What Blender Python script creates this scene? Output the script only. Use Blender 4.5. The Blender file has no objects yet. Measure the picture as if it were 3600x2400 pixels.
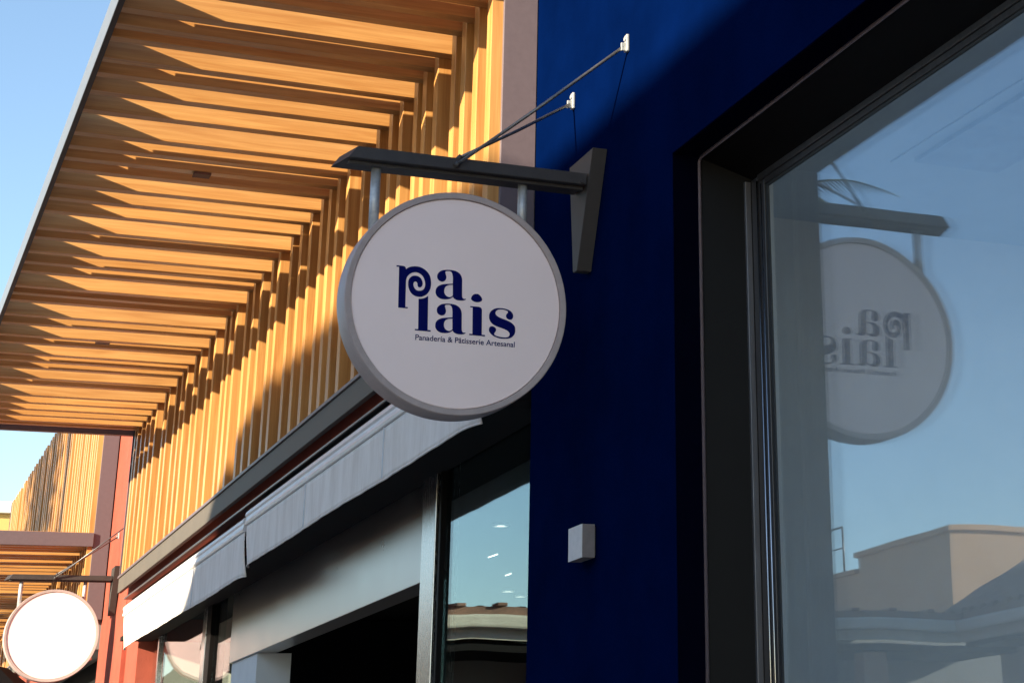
import bpy, bmesh, math, random
from mathutils import Vector, Matrix, Euler

random.seed(7)
SC = bpy.context.scene
COL = SC.collection

# ------------------------------------------------------------------ camera
CAM_C = Vector((-2.35, 0.0, 1.6))
F_PX, PPX, PPY = 6448.75, 2819.27, 268.09
YAW, PIT, ROL = 0.48121, 0.37802, -0.03869
fw = Vector((math.sin(YAW) * math.cos(PIT), math.cos(YAW) * math.cos(PIT), math.sin(PIT)))
r0 = fw.cross(Vector((0, 0, 1))).normalized()
u0 = r0.cross(fw)
rt = r0 * math.cos(ROL) + u0 * math.sin(ROL)
up = -r0 * math.sin(ROL) + u0 * math.cos(ROL)
cam = bpy.data.cameras.new('camera')
cam.sensor_width = 36.0
cam.lens = F_PX / 3600 * 36.0
cam.shift_x = (1800 - PPX) / 3600
cam.shift_y = (PPY - 1200) / 3600
cam.clip_start = 0.05
cam.clip_end = 2000
cam_o = bpy.data.objects.new('camera', cam)
cam_o.matrix_world = Matrix(((rt.x, up.x, -fw.x, CAM_C.x), (rt.y, up.y, -fw.y, CAM_C.y),
                             (rt.z, up.z, -fw.z, CAM_C.z), (0, 0, 0, 1)))
COL.objects.link(cam_o)
SC.camera = cam_o

# ------------------------------------------------------------------ light
SUN_DIR = Vector((1, 0.38, -0.296)).normalized()      # direction the light travels
SUN_EL = math.asin(-SUN_DIR.z)
SUN_AZ = math.atan2(-SUN_DIR.x, -SUN_DIR.y)            # clockwise from +Y
world = bpy.data.worlds.new('World')
SC.world = world
world.use_nodes = True
wn = world.node_tree.nodes
wl = world.node_tree.links
wn.clear()
sky = wn.new('ShaderNodeTexSky')
sky.sky_type = 'NISHITA'
sky.sun_disc = False
sky.sun_elevation = SUN_EL
sky.sun_rotation = SUN_AZ
sky.air_density = 1.0
sky.dust_density = 0.15
sky.ozone_density = 1.6
bg = wn.new('ShaderNodeBackground')
bg.inputs['Strength'].default_value = 0.10
wo = wn.new('ShaderNodeOutputWorld')
wl.new(sky.outputs['Color'], bg.inputs['Color'])
wl.new(bg.outputs['Background'], wo.inputs['Surface'])

sun = bpy.data.lights.new('sun', 'SUN')
sun.energy = 5.0
sun.angle = math.radians(0.53)
sun.color = (1.0, 0.89, 0.67)
sun_o = bpy.data.objects.new('sun', sun)
sun_o.rotation_euler = SUN_DIR.to_track_quat('-Z', 'Y').to_euler()
sun_o.location = (-30, -12, 14)
COL.objects.link(sun_o)

SC.view_settings.view_transform = 'Standard'
SC.view_settings.look = 'None'
SC.view_settings.gamma = 1
SC.view_settings.use_curve_mapping = False
SC.view_settings.exposure = 1.62
SC.render.engine = 'CYCLES'
SC.cycles.use_denoising = True
SC.cycles.max_bounces = 10
SC.cycles.transparent_max_bounces = 12

# ------------------------------------------------------------------ materials
def new_mat(name):
    m = bpy.data.materials.new(name)
    m.use_nodes = True
    n = m.node_tree.nodes
    n.clear()
    out = n.new('ShaderNodeOutputMaterial')
    return m, n, m.node_tree.links, out

def paint(name, col, rough=0.5, metal=0.0, spec=0.5, var=0.12, scale=6.0, bump=0.0, bscale=120.0, stretch=(1, 1, 1)):
    """plain surface: base colour broken up by two noises, roughness varied, fine relief"""
    m, n, l, out = new_mat(name)
    b = n.new('ShaderNodeBsdfPrincipled')
    tc = n.new('ShaderNodeTexCoord')
    mp = n.new('ShaderNodeMapping')
    mp.inputs['Scale'].default_value = stretch
    l.new(tc.outputs['Object'], mp.inputs['Vector'])
    nz = n.new('ShaderNodeTexNoise')
    nz.inputs['Scale'].default_value = scale
    nz.inputs['Detail'].default_value = 7
    nz.inputs['Roughness'].default_value = 0.62
    l.new(mp.outputs['Vector'], nz.inputs['Vector'])
    cr = n.new('ShaderNodeValToRGB')
    cr.color_ramp.elements[0].position = 0.3
    cr.color_ramp.elements[1].position = 0.7
    cr.color_ramp.elements[0].color = tuple(c * (1 - var) for c in col) + (1,)
    cr.color_ramp.elements[1].color = tuple(min(1, c * (1 + var)) for c in col) + (1,)
    l.new(nz.outputs['Fac'], cr.inputs['Fac'])
    l.new(cr.outputs['Color'], b.inputs['Base Color'])
    b.inputs['Metallic'].default_value = metal
    b.inputs['Specular IOR Level'].default_value = spec
    mr = n.new('ShaderNodeMapRange')
    mr.inputs['To Min'].default_value = max(0.02, rough - 0.07)
    mr.inputs['To Max'].default_value = min(1, rough + 0.07)
    l.new(nz.outputs['Fac'], mr.inputs['Value'])
    l.new(mr.outputs['Result'], b.inputs['Roughness'])
    if bump > 0:
        n2 = n.new('ShaderNodeTexNoise')
        n2.inputs['Scale'].default_value = bscale
        n2.inputs['Detail'].default_value = 4
        l.new(mp.outputs['Vector'], n2.inputs['Vector'])
        bp = n.new('ShaderNodeBump')
        bp.inputs['Strength'].default_value = bump
        bp.inputs['Distance'].default_value = 0.004
        l.new(n2.outputs['Fac'], bp.inputs['Height'])
        l.new(bp.outputs['Normal'], b.inputs['Normal'])
    l.new(b.outputs['BSDF'], out.inputs['Surface'])
    return m

def wood_mat(name, light, dark):
    """grain runs along the object's local X; every slat takes its own piece of wood and tone"""
    m, n, l, out = new_mat(name)
    b = n.new('ShaderNodeBsdfPrincipled')
    tc = n.new('ShaderNodeTexCoord')
    oi = n.new('ShaderNodeObjectInfo')
    off = n.new('ShaderNodeVectorMath'); off.operation = 'SCALE'
    cmb = n.new('ShaderNodeCombineXYZ')
    l.new(oi.outputs['Random'], cmb.inputs['X'])
    l.new(oi.outputs['Random'], cmb.inputs['Y'])
    l.new(oi.outputs['Random'], cmb.inputs['Z'])
    l.new(cmb.outputs['Vector'], off.inputs[0])
    off.inputs['Scale'].default_value = 37.0
    add = n.new('ShaderNodeVectorMath'); add.operation = 'ADD'
    l.new(tc.outputs['Object'], add.inputs[0])
    l.new(off.outputs['Vector'], add.inputs[1])
    mp = n.new('ShaderNodeMapping')
    mp.inputs['Scale'].default_value = (1.6, 34, 34)
    l.new(add.outputs['Vector'], mp.inputs['Vector'])
    nz = n.new('ShaderNodeTexNoise')
    nz.inputs['Scale'].default_value = 1.0
    nz.inputs['Detail'].default_value = 6
    nz.inputs['Distortion'].default_value = 0.8
    l.new(mp.outputs['Vector'], nz.inputs['Vector'])
    mp2 = n.new('ShaderNodeMapping')
    mp2.inputs['Scale'].default_value = (5, 190, 190)
    l.new(add.outputs['Vector'], mp2.inputs['Vector'])
    nz2 = n.new('ShaderNodeTexNoise')
    nz2.inputs['Detail'].default_value = 3
    nz2.inputs['Scale'].default_value = 1.0
    l.new(mp2.outputs['Vector'], nz2.inputs['Vector'])
    mx = n.new('ShaderNodeMath'); mx.operation = 'MULTIPLY_ADD'
    l.new(nz2.outputs['Fac'], mx.inputs[0])
    mx.inputs[1].default_value = 0.45
    l.new(nz.outputs['Fac'], mx.inputs[2])
    cr = n.new('ShaderNodeValToRGB')
    cr.color_ramp.elements[0].position = 0.42
    cr.color_ramp.elements[1].position = 0.98
    cr.color_ramp.elements[0].color = dark + (1,)
    cr.color_ramp.elements[1].color = light + (1,)
    l.new(mx.outputs['Value'], cr.inputs['Fac'])
    hs = n.new('ShaderNodeHueSaturation')
    l.new(cr.outputs['Color'], hs.inputs['Color'])
    mr = n.new('ShaderNodeMapRange')
    mr.inputs['To Min'].default_value = 0.90
    mr.inputs['To Max'].default_value = 1.10
    l.new(oi.outputs['Random'], mr.inputs['Value'])
    l.new(mr.outputs['Result'], hs.inputs['Value'])
    l.new(hs.outputs['Color'], b.inputs['Base Color'])
    b.inputs['Roughness'].default_value = 0.42
    b.inputs['Specular IOR Level'].default_value = 0.35
    b.inputs['Coat Weight'].default_value = 0.25
    b.inputs['Coat Roughness'].default_value = 0.32
    bp = n.new('ShaderNodeBump')
    bp.inputs['Strength'].default_value = 0.12
    bp.inputs['Distance'].default_value = 0.002
    l.new(nz2.outputs['Fac'], bp.inputs['Height'])
    l.new(bp.outputs['Normal'], b.inputs['Normal'])
    l.new(b.outputs['BSDF'], out.inputs['Surface'])
    return m

def glass_mat(name, refl, tint=(0.9, 0.95, 0.93), rtint=(0.9, 0.97, 1.0), rough=0.0):
    m, n, l, out = new_mat(name)
    t = n.new('ShaderNodeBsdfTransparent')
    t.inputs['Color'].default_value = tint + (1,)
    g = n.new('ShaderNodeBsdfGlossy')
    g.inputs['Color'].default_value = rtint + (1,)
    g.inputs['Roughness'].default_value = rough
    tc = n.new('ShaderNodeTexCoord')
    wz = n.new('ShaderNodeTexNoise')
    wz.inputs['Scale'].default_value = 1.6
    wz.inputs['Detail'].default_value = 1
    l.new(tc.outputs['Object'], wz.inputs['Vector'])
    bp = n.new('ShaderNodeBump')
    bp.inputs['Strength'].default_value = 0.12
    bp.inputs['Distance'].default_value = 0.01
    l.new(wz.outputs['Fac'], bp.inputs['Height'])
    l.new(bp.outputs['Normal'], g.inputs['Normal'])
    lw = n.new('ShaderNodeLayerWeight')
    lw.inputs['Blend'].default_value = 0.5
    pw = n.new('ShaderNodeMath'); pw.operation = 'POWER'
    l.new(lw.outputs['Facing'], pw.inputs[0])
    pw.inputs[1].default_value = 4.0
    ad = n.new('ShaderNodeMath'); ad.operation = 'MULTIPLY_ADD'; ad.use_clamp = True
    l.new(pw.outputs['Value'], ad.inputs[0])
    ad.inputs[1].default_value = 0.5
    ad.inputs[2].default_value = refl
    mx = n.new('ShaderNodeMixShader')
    l.new(ad.outputs['Value'], mx.inputs['Fac'])
    l.new(t.outputs['BSDF'], mx.inputs[1])
    l.new(g.outputs['BSDF'], mx.inputs[2])
    l.new(mx.outputs['Shader'], out.inputs['Surface'])
    return m

def emit_mat(name, col, s):
    m, n, l, out = new_mat(name)
    e = n.new('ShaderNodeEmission')
    e.inputs['Color'].default_value = col + (1,)
    e.inputs['Strength'].default_value = s
    l.new(e.outputs['Emission'], out.inputs['Surface'])
    return m

def cloth_mat(name, col):
    """awning fabric: weave relief, rain streaks running down it"""
    m, n, l, out = new_mat(name)
    b = n.new('ShaderNodeBsdfPrincipled')
    tc = n.new('ShaderNodeTexCoord')
    mp = n.new('ShaderNodeMapping')
    mp.inputs['Scale'].default_value = (4, 7, 1.6)
    l.new(tc.outputs['Object'], mp.inputs['Vector'])
    nz = n.new('ShaderNodeTexNoise')
    nz.inputs['Scale'].default_value = 1.0
    nz.inputs['Detail'].default_value = 8
    nz.inputs['Roughness'].default_value = 0.7
    l.new(mp.outputs['Vector'], nz.inputs['Vector'])
    cr = n.new('ShaderNodeValToRGB')
    cr.color_ramp.elements[0].position = 0.30
    cr.color_ramp.elements[1].position = 0.60
    cr.color_ramp.elements[0].color = (col[0] * 0.82, col[1] * 0.79, col[2] * 0.76, 1)
    cr.color_ramp.elements[1].color = col + (1,)
    l.new(nz.outputs['Fac'], cr.inputs['Fac'])
    l.new(cr.outputs['Color'], b.inputs['Base Color'])
    b.inputs['Roughness'].default_value = 0.85
    b.inputs['Specular IOR Level'].default_value = 0.2
    n2 = n.new('ShaderNodeTexNoise')
    n2.inputs['Scale'].default_value = 22
    l.new(mp.outputs['Vector'], n2.inputs['Vector'])
    bp = n.new('ShaderNodeBump')
    bp.inputs['Strength'].default_value = 0.12
    bp.inputs['Distance'].default_value = 0.006
    l.new(n2.outputs['Fac'], bp.inputs['Height'])
    l.new(bp.outputs['Normal'], b.inputs['Normal'])
    l.new(b.outputs['BSDF'], out.inputs['Surface'])
    return m

WOOD = wood_mat('wood_look_slat', (0.60, 0.308, 0.098), (0.40, 0.160, 0.038))
WOOD_DARK = paint('dark_wood_backing', (0.12, 0.045, 0.022), 0.6, var=0.2)
ALU = paint('fascia_aluminium', (0.20, 0.205, 0.215), 0.35, metal=0.3, var=0.05, scale=20)
MAUVE = paint('mauve_grey_metal', (0.125, 0.092, 0.10), 0.42, spec=0.5, var=0.06, scale=30, bump=0.05)
LEDGE = paint('grey_ledge_metal', (0.105, 0.088, 0.072), 0.58, spec=0.25, metal=0.0, var=0.10, scale=5, bump=0.05, bscale=40)
CHAR = paint('charcoal_metal', (0.043, 0.035, 0.033), 0.52, var=0.14, scale=25, bump=0.12, bscale=260)
PLATE = paint('plate_grey_metal', (0.044, 0.036, 0.033), 0.55, var=0.1, scale=20, bump=0.1, bscale=200)
GALV = paint('galvanised_steel', (0.50, 0.50, 0.51), 0.5, metal=0.4, var=0.2, scale=40, bump=0.1)
ROD = paint('tie_rod_steel', (0.16, 0.15, 0.15), 0.4, metal=0.6, var=0.2, scale=60)
LUG = paint('lug_aluminium', (0.42, 0.42, 0.41), 0.45, metal=0.4, var=0.15, scale=60, bump=0.3, bscale=90)
SIGNW = paint('sign_white_acrylic', (0.96, 0.765, 0.725), 0.45, spec=0.4, var=0.02, scale=3, bump=0.015, bscale=300)
RIM = paint('sign_rim_paint', (0.42, 0.335, 0.315), 0.4, var=0.08, scale=25, bump=0.06, bscale=200)
NAVY = paint('navy_vinyl', (0.002, 0.004, 0.085), 0.6, spec=0.05, var=0.05)
BLUE = paint('blue_wall_paint', (0.0004, 0.0046, 0.034), 0.85, spec=0.0, var=0.2, scale=2.2, bump=0.3, bscale=90)
BLACK = paint('near_black_reveal', (0.0012, 0.0014, 0.006), 0.8, spec=0.0, var=0.1)
FRAME = paint('bronze_frame_metal', (0.0045, 0.0034, 0.0031), 0.5, spec=0.10, var=0.1, scale=15)
PROFILE = paint('window_profile_metal', (0.075, 0.068, 0.068), 0.34, metal=0.6, var=0.25, scale=14, stretch=(6, 6, 0.7))
STRIP = paint('liner_strip_metal', (0.15, 0.14, 0.145), 0.34, metal=0.5, var=0.2, scale=10, stretch=(6, 6, 0.6))
BEAD = paint('bright_bead_metal', (0.5, 0.5, 0.51), 0.22, metal=1.0, var=0.1)
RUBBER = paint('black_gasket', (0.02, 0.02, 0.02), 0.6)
STEEL = paint('brushed_steel', (0.58, 0.57, 0.57), 0.26, metal=1.0, var=0.08, scale=30, stretch=(8, 8, 0.5), bump=0.04, bscale=30)
SATIN = paint('satin_lintel_metal', (0.46, 0.45, 0.45), 0.30, metal=1.0, var=0.06, scale=3, bump=0.02)
RED = paint('red_render', (0.31, 0.068, 0.042), 0.75, spec=0.2, var=0.12, scale=5, bump=0.5, bscale=70)
WHITE = paint('white_plaster', (0.74, 0.74, 0.72), 0.8, spec=0.2, var=0.04)
SAGE = paint('sage_plaster', (0.42, 0.46, 0.38), 0.8, spec=0.2, var=0.05)
CREAM = paint('cream_gutter', (0.52, 0.49, 0.40), 0.5, var=0.1, scale=4)
PEACH = paint('peach_render', (0.43, 0.265, 0.165), 0.85, spec=0.15, var=0.1, scale=1.2, bump=0.3, bscale=25)
YELLOW = paint('yellow_render', (0.60, 0.40, 0.14), 0.85, spec=0.15, var=0.06, scale=1.5, bump=0.3, bscale=25)
TILE = paint('brown_roof_tile', (0.20, 0.11, 0.075), 0.8, var=0.35, scale=5, bump=0.4, bscale=30)
GREY = paint('grey_render', (0.18, 0.17, 0.165), 0.85, var=0.12, scale=2)
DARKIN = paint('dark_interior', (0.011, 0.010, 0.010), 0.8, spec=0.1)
CONCRETE = paint('paving_concrete', (0.52, 0.45, 0.37), 0.85, var=0.18, scale=1.5, bump=0.3, bscale=30)
GRILLE = paint('grille_grey', (0.58, 0.60, 0.63), 0.6)
AWN = cloth_mat('pale_awning_fabric', (0.87, 0.79, 0.72))
AWNBAR = paint('awning_bar_paint', (0.76, 0.73, 0.72), 0.35, spec=0.5, var=0.10, scale=9, stretch=(3, 0.6, 3))
BLACKCLOTH = paint('black_fabric', (0.008, 0.008, 0.009), 0.8, spec=0.2)
GLASS = glass_mat('window_glass', 0.115, (0.93, 0.945, 0.955), (0.70, 0.86, 1.0))
GLASS2 = glass_mat('inner_glass', 0.035, (0.95, 0.96, 0.97), (0.9, 0.97, 1.0))
SHOPGLASS = glass_mat('shop_glass', 0.155, (0.85, 0.92, 0.88), (0.80, 0.94, 1.0))
LAMP = emit_mat('downlight_glow', (1.0, 0.93, 0.8), 1.6)
FROND = paint('palm_green', (0.075, 0.10, 0.03), 0.6, var=0.3, scale=3)
DRY = paint('dry_palm', (0.26, 0.17, 0.08), 0.85, var=0.3, scale=3)
BARK = paint('palm_bark', (0.16, 0.11, 0.075), 0.9, var=0.35, scale=8, bump=0.6, bscale=25)
LAMPWHITE = paint('lamp_white_paint', (0.62, 0.57, 0.545), 0.55, var=0.07, scale=50, bump=0.2, bscale=300)
LAMPSIDE = paint('lamp_side_in_shade', (0.20, 0.165, 0.155), 0.6, var=0.1, scale=50, bump=0.2, bscale=300)  # darker copy of the lamp's pale paint: side shade put into the colour

# ------------------------------------------------------------------ builders
def bm_box(bm, x0, x1, y0, y1, z0, z1, bevel=0.0):
    vs = [bm.verts.new(p) for p in ((x0, y0, z0), (x1, y0, z0), (x1, y1, z0), (x0, y1, z0),
                                    (x0, y0, z1), (x1, y0, z1), (x1, y1, z1), (x0, y1, z1))]
    fs = [bm.faces.new([vs[i] for i in f]) for f in ((0, 3, 2, 1), (4, 5, 6, 7), (0, 1, 5, 4), (1, 2, 6, 5), (2, 3, 7, 6), (3, 0, 4, 7))]
    if bevel > 0:
        es = list({e for f in fs for e in f.edges})
        bmesh.ops.bevel(bm, geom=es, offset=bevel, segments=2, profile=0.5, affect='EDGES')
    return bm

def box(x0, x1, y0, y1, z0, z1, bevel=0.0):
    return bm_box(bmesh.new(), x0, x1, y0, y1, z0, z1, bevel)

def bm_poly_prism(bm, pts, d):
    """polygon pts (3-D, planar) extruded by vector d"""
    a = [bm.verts.new(p) for p in pts]
    b = [bm.verts.new(Vector(p) + Vector(d)) for p in pts]
    bm.faces.new(a)
    bm.faces.new(b[::-1])
    k = len(pts)
    for i in range(k):
        bm.faces.new((a[i], b[i], b[(i + 1) % k], a[(i + 1) % k]))
    bmesh.ops.recalc_face_normals(bm, faces=bm.faces)
    return bm

def bm_tube(bm, pts, r, seg=10, caps=True, r_end=None):
    pts = [Vector(p) for p in pts]
    rings = []
    k = len(pts)
    for i, p in enumerate(pts):
        d = (pts[min(i + 1, k - 1)] - pts[max(i - 1, 0)]).normalized()
        a = d.cross(Vector((0, 0, 1)) if abs(d.z) < 0.9 else Vector((1, 0, 0))).normalized()
        b = d.cross(a)
        rr = r if r_end is None else r + (r_end - r) * i / (k - 1)
        rings.append([bm.verts.new(p + a * rr * math.cos(t) + b * rr * math.sin(t))
                      for t in (2 * math.pi * j / seg for j in range(seg))])
    for i in range(k - 1):
        for j in range(seg):
            f = bm.faces.new((rings[i][j], rings[i][(j + 1) % seg], rings[i + 1][(j + 1) % seg], rings[i + 1][j]))
            f.smooth = True
    if caps:
        bm.faces.new(rings[0])
        bm.faces.new(rings[-1][::-1])
    bmesh.ops.recalc_face_normals(bm, faces=bm.faces)
    return bm

def bm_lathe_y(bm, cx, cz, prof, seg=128):
    """profile (r, y) spun round the axis through (cx, *, cz) along Y"""
    rings = []
    for r, y in prof:
        if r < 1e-6:
            rings.append([bm.verts.new((cx, y, cz))])
        else:
            rings.append([bm.verts.new((cx + r * math.cos(t), y, cz + r * math.sin(t)))
                          for t in (2 * math.pi * j / seg for j in range(seg))])
    for i in range(len(prof) - 1):
        A, B = rings[i], rings[i + 1]
        for j in range(seg):
            j2 = (j + 1) % seg
            if len(A) == 1:
                f = bm.faces.new((A[0], B[j2], B[j]))
            elif len(B) == 1:
                f = bm.faces.new((A[j], A[j2], B[0]))
            else:
                f = bm.faces.new((A[j], A[j2], B[j2], B[j]))
    bmesh.ops.recalc_face_normals(bm, faces=bm.faces)
    return bm

def wloc(o):
    v = Vector((0, 0, 0))
    while o is not None:
        v += o.location
        o = o.parent
    return v

def part(name, bm, mat, parent=None, label=None):
    me = bpy.data.meshes.new(name)
    if parent is not None:
        bmesh.ops.translate(bm, verts=bm.verts, vec=-wloc(parent))
    bm.to_mesh(me)
    bm.free()
    me.materials.append(mat)
    o = bpy.data.objects.new(name, me)
    COL.objects.link(o)
    o.parent = parent
    if label:
        o['label'] = label
    return o

def smooth(o, ang=35):
    for p in o.data.polygons:
        p.use_smooth = True
    try:
        o.data.set_sharp_from_angle(angle=math.radians(ang))
    except Exception:
        pass
    return o

def thing(name, label, cat, loc, group=None):
    o = bpy.data.objects.new(name, None)
    o.empty_display_size = 0.2
    o.location = loc
    COL.objects.link(o)
    o['label'] = label
    o['category'] = cat
    if group:
        o['group'] = group
    return o

def struct(name, bm, mat):
    o = part(name, bm, mat)
    o['kind'] = 'structure'
    return o

def copy_tree(o, parent=None):
    c = o.copy()
    COL.objects.link(c)
    c.parent = parent
    for ch in list(o.children):
        copy_tree(ch, c)
    return c

# ------------------------------------------------------------------ ground
g = bmesh.new()
bm_box(g, -60, 60, -60, 120, -0.3, 0.0)
struct('pavement', g, CONCRETE)

# ------------------------------------------------------------------ blue shop on the right
WY, WZ = 5.488, 3.697          # far jamb and head of the window opening
YB = 6.928                      # far edge of the blue wall
shop = thing('blue_shop', 'deep blue painted shop front with a large dark framed window, half in shade', 'building', (0, 3, 0))
w = bmesh.new()
bm_box(w, 0, 0.1, WY, YB, 0.0, 7.2)
bm_box(w, 0, 0.1, -6, 0.9, 0.0, 7.2)
bm_box(w, 0, 0.1, 0.9, WY, WZ, 7.2)
bm_box(w, 0, 0.1, 0.9, WY, 0.0, 0.45)
part('wall', w, BLUE, shop)
w = bmesh.new()                 # masonry core behind the painted face
bm_box(w, 0.1, 0.34, WY + 0.01, YB - 0.01, 0.0, 7.2)
bm_box(w, 0.1, 0.34, -6, 0.89, 0.0, 7.2)
bm_box(w, 0.1, 0.34, 0.89, WY + 0.01, WZ + 0.01, 7.2)
bm_box(w, 0.1, 0.34, 0.89, WY + 0.01, 0.0, 0.44)
part('wall_core', w, WHITE, shop)
rv = bmesh.new()                # near-black reveal, 4 mm proud of the masonry
bm_box(rv, 0.003, 0.1, WY - 0.004, WY, 0.45, WZ - 0.004)
bm_box(rv, 0.003, 0.1, 0.9, WY, WZ - 0.004, WZ)
part('reveal', rv, BLACK, shop)
win = part('window_frame', bmesh.new(), FRAME, shop)
bpy.data.objects.remove(win)

def frame_ring(x0, x1, ya, za, yb, zb, yo=None):
    """metal liner: jamb and head from (ya, za) at depth x0 to (yb, zb) at depth x1"""
    bm = bmesh.new()
    bm_poly_prism(bm, [(x0, ya, 0.46), (x1, yb, 0.46), (x1, WY + 0.006, 0.46), (x0, WY + 0.006, 0.46)], (0, 0, za - 0.46 + 0.0))
    bm_poly_prism(bm, [(x0, ya, za), (x1, ya, zb), (x1, ya, WZ + 0.006), (x0, ya, WZ + 0.006)], (0, 0.92 - ya, 0))
    return bm
fb = frame_ring(0.1005, 0.268, WY - 0.002, WZ - 0.002, 5.412, 3.607)
win = part('window_frame', fb, FRAME, shop)
lip = bmesh.new()
bm_tube(lip, [(0.1, WY - 0.006, 0.46), (0.1, WY - 0.006, WZ - 0.02), (0.1, WY - 0.02, WZ - 0.006), (0.1, 0.95, WZ - 0.006)], 0.0065, 8)
part('frame_lip', lip, MAUVE, win)
pf = bmesh.new()
bm_box(pf, 0.262, 0.2915, 5.366, 5.4115, 0.5, 3.604, 0.003)
bm_box(pf, 0.267, 0.2795, 5.322, 5.3645, 0.5, 3.585, 0.002)
part('frame_profile', pf, PROFILE, win)
pf = bmesh.new()
bm_box(pf, 0.262, 0.2915, 0.95, 5.3655, 3.588, 3.612, 0.003)
bm_box(pf, 0.268, 0.2795, 0.95, 5.3215, 3.566, 3.5875, 0.002)
part('frame_head', pf, PROFILE, win)
bd = bmesh.new()
bm_tube(bd, [(0.2625, 5.367, 0.5), (0.2625, 5.367, 3.590)], 0.003, 8)
bm_tube(bd, [(0.2675, 5.345, 0.5), (0.2675, 5.345, 3.575)], 0.0032, 8)
part('glazing_bead', bd, BEAD, win)
part('liner_strip', box(0.240, 0.2615, 5.4125, 5.45, 0.5, 3.600, 0.002), STRIP, win)
gk = bmesh.new()
bm_box(gk, 0.273, 0.2795, 5.306, 5.3215, 0.5, 3.565)
bm_box(gk, 0.273, 0.2795, 0.95, 5.3055, 3.556, 3.5655)
part('gasket', gk, RUBBER, win)
part('pane', box(0.280, 0.286, 0.95, 5.33, 0.5, 3.58), GLASS, win)
part('inner_pane', box(0.304, 0.310, 0.95, 5.33, 0.5, 3.60), GLASS2, win)
pb = bmesh.new()
bm_box(pb, 0.3105, 0.34, 5.40, WY, 0.46, 3.69)
bm_box(pb, 0.3105, 0.34, 0.92, 5.399, 3.65, 3.69)
bm_box(pb, 0.24, 0.34, 0.92, 5.33, 0.45, 0.495)
part('frame_back', pb, WHITE, win)
# the room behind the glass
rm = bmesh.new()
bm_box(rm, 0.34, 2.2, -4, 6.6, 3.86, 3.98)
bm_box(rm, 5.5, 6.0, -4, 6.6, 3.86, 3.98)
bm_box(rm, 2.2, 5.5, 5.9, 6.6, 3.86, 3.98)
bm_box(rm, 2.2, 5.5, -4, -3.3, 3.86, 3.98)
part('room_ceiling', rm, WHITE, shop)
part('added_skylight', box(2.2, 5.5, -3.3, 5.9, 3.92, 3.925), GLASS2, shop)  # skylight added only to let daylight brighten the room
rm = bmesh.new()
bm_box(rm, 5.9, 6.0, -4, 6.6, 0, 3.86)
bm_box(rm, 0.34, 5.9, 6.5, 6.6, 0, 3.86)
bm_box(rm, 0.34, 5.9, -4, -3.9, 0, 0.4)
bm_box(rm, 0.34, 0.6, -4, -3.9, 0.4, 3.86)
part('room_wall', rm, WHITE, shop)
part('added_end_pane', box(0.6, 5.9, -3.96, -3.95, 0.4, 3.86), GLASS2, shop)  # glazed end wall, added to bring more daylight into the room
part('room_floor', box(0.34, 5.9, -3.9, 6.5, 0.0, 0.03), WHITE, shop)
part('roof', box(0.34, 0.6, -6, YB - 0.01, 6.9, 7.2), GREY, shop)
gr = part('ceiling_grille', box(1.05, 1.42, 4.1, 5.62, 3.835, 3.859, 0.004), GRILLE, shop, 'grey air grille set in the white ceiling')
part('grille_frame', box(0.99, 1.48, 4.04, 5.70, 3.853, 3.8595, 0.002), WHITE, gr)

# ------------------------------------------------------------------ wood clad shops
NY = [6.945, 7.135, 7.315, 7.48, 7.757, 7.946, 8.1, 8.363, 8.558, 8.805, 9.081, 9.419, 9.638, 9.835, 10.027, 10.301, 10.552,
      10.805, 11.15, 11.352, 11.67, 11.91, 12.131, 12.489, 12.683, 12.869, 13.257, 13.494, 13.848, 14.063, 14.414, 14.64,
      14.873, 15.233, 15.443, 15.879, 16.159, 16.423, 16.676, 16.933, 17.077]
SW = 0.066
XF = -0.20
XOUT = -1.633

def slat_mesh(name, L, w, d, bev=0.0025):
    """slat along local X, section w (Y) by d (Z), origin at its near lower corner"""
    bm = box(0, L, 0, w, 0, d, bev)
    me = bpy.data.meshes.new(name)
    bm.to_mesh(me); bm.free()
    me.materials.append(WOOD)
    return me

def place(name, me, parent, loc, rot=(0, 0, 0)):
    o = bpy.data.objects.new(name, me)
    COL.objects.link(o)
    o.parent = parent
    o.location = Vector(loc) - wloc(parent)
    o.rotation_euler = rot
    return o

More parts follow.
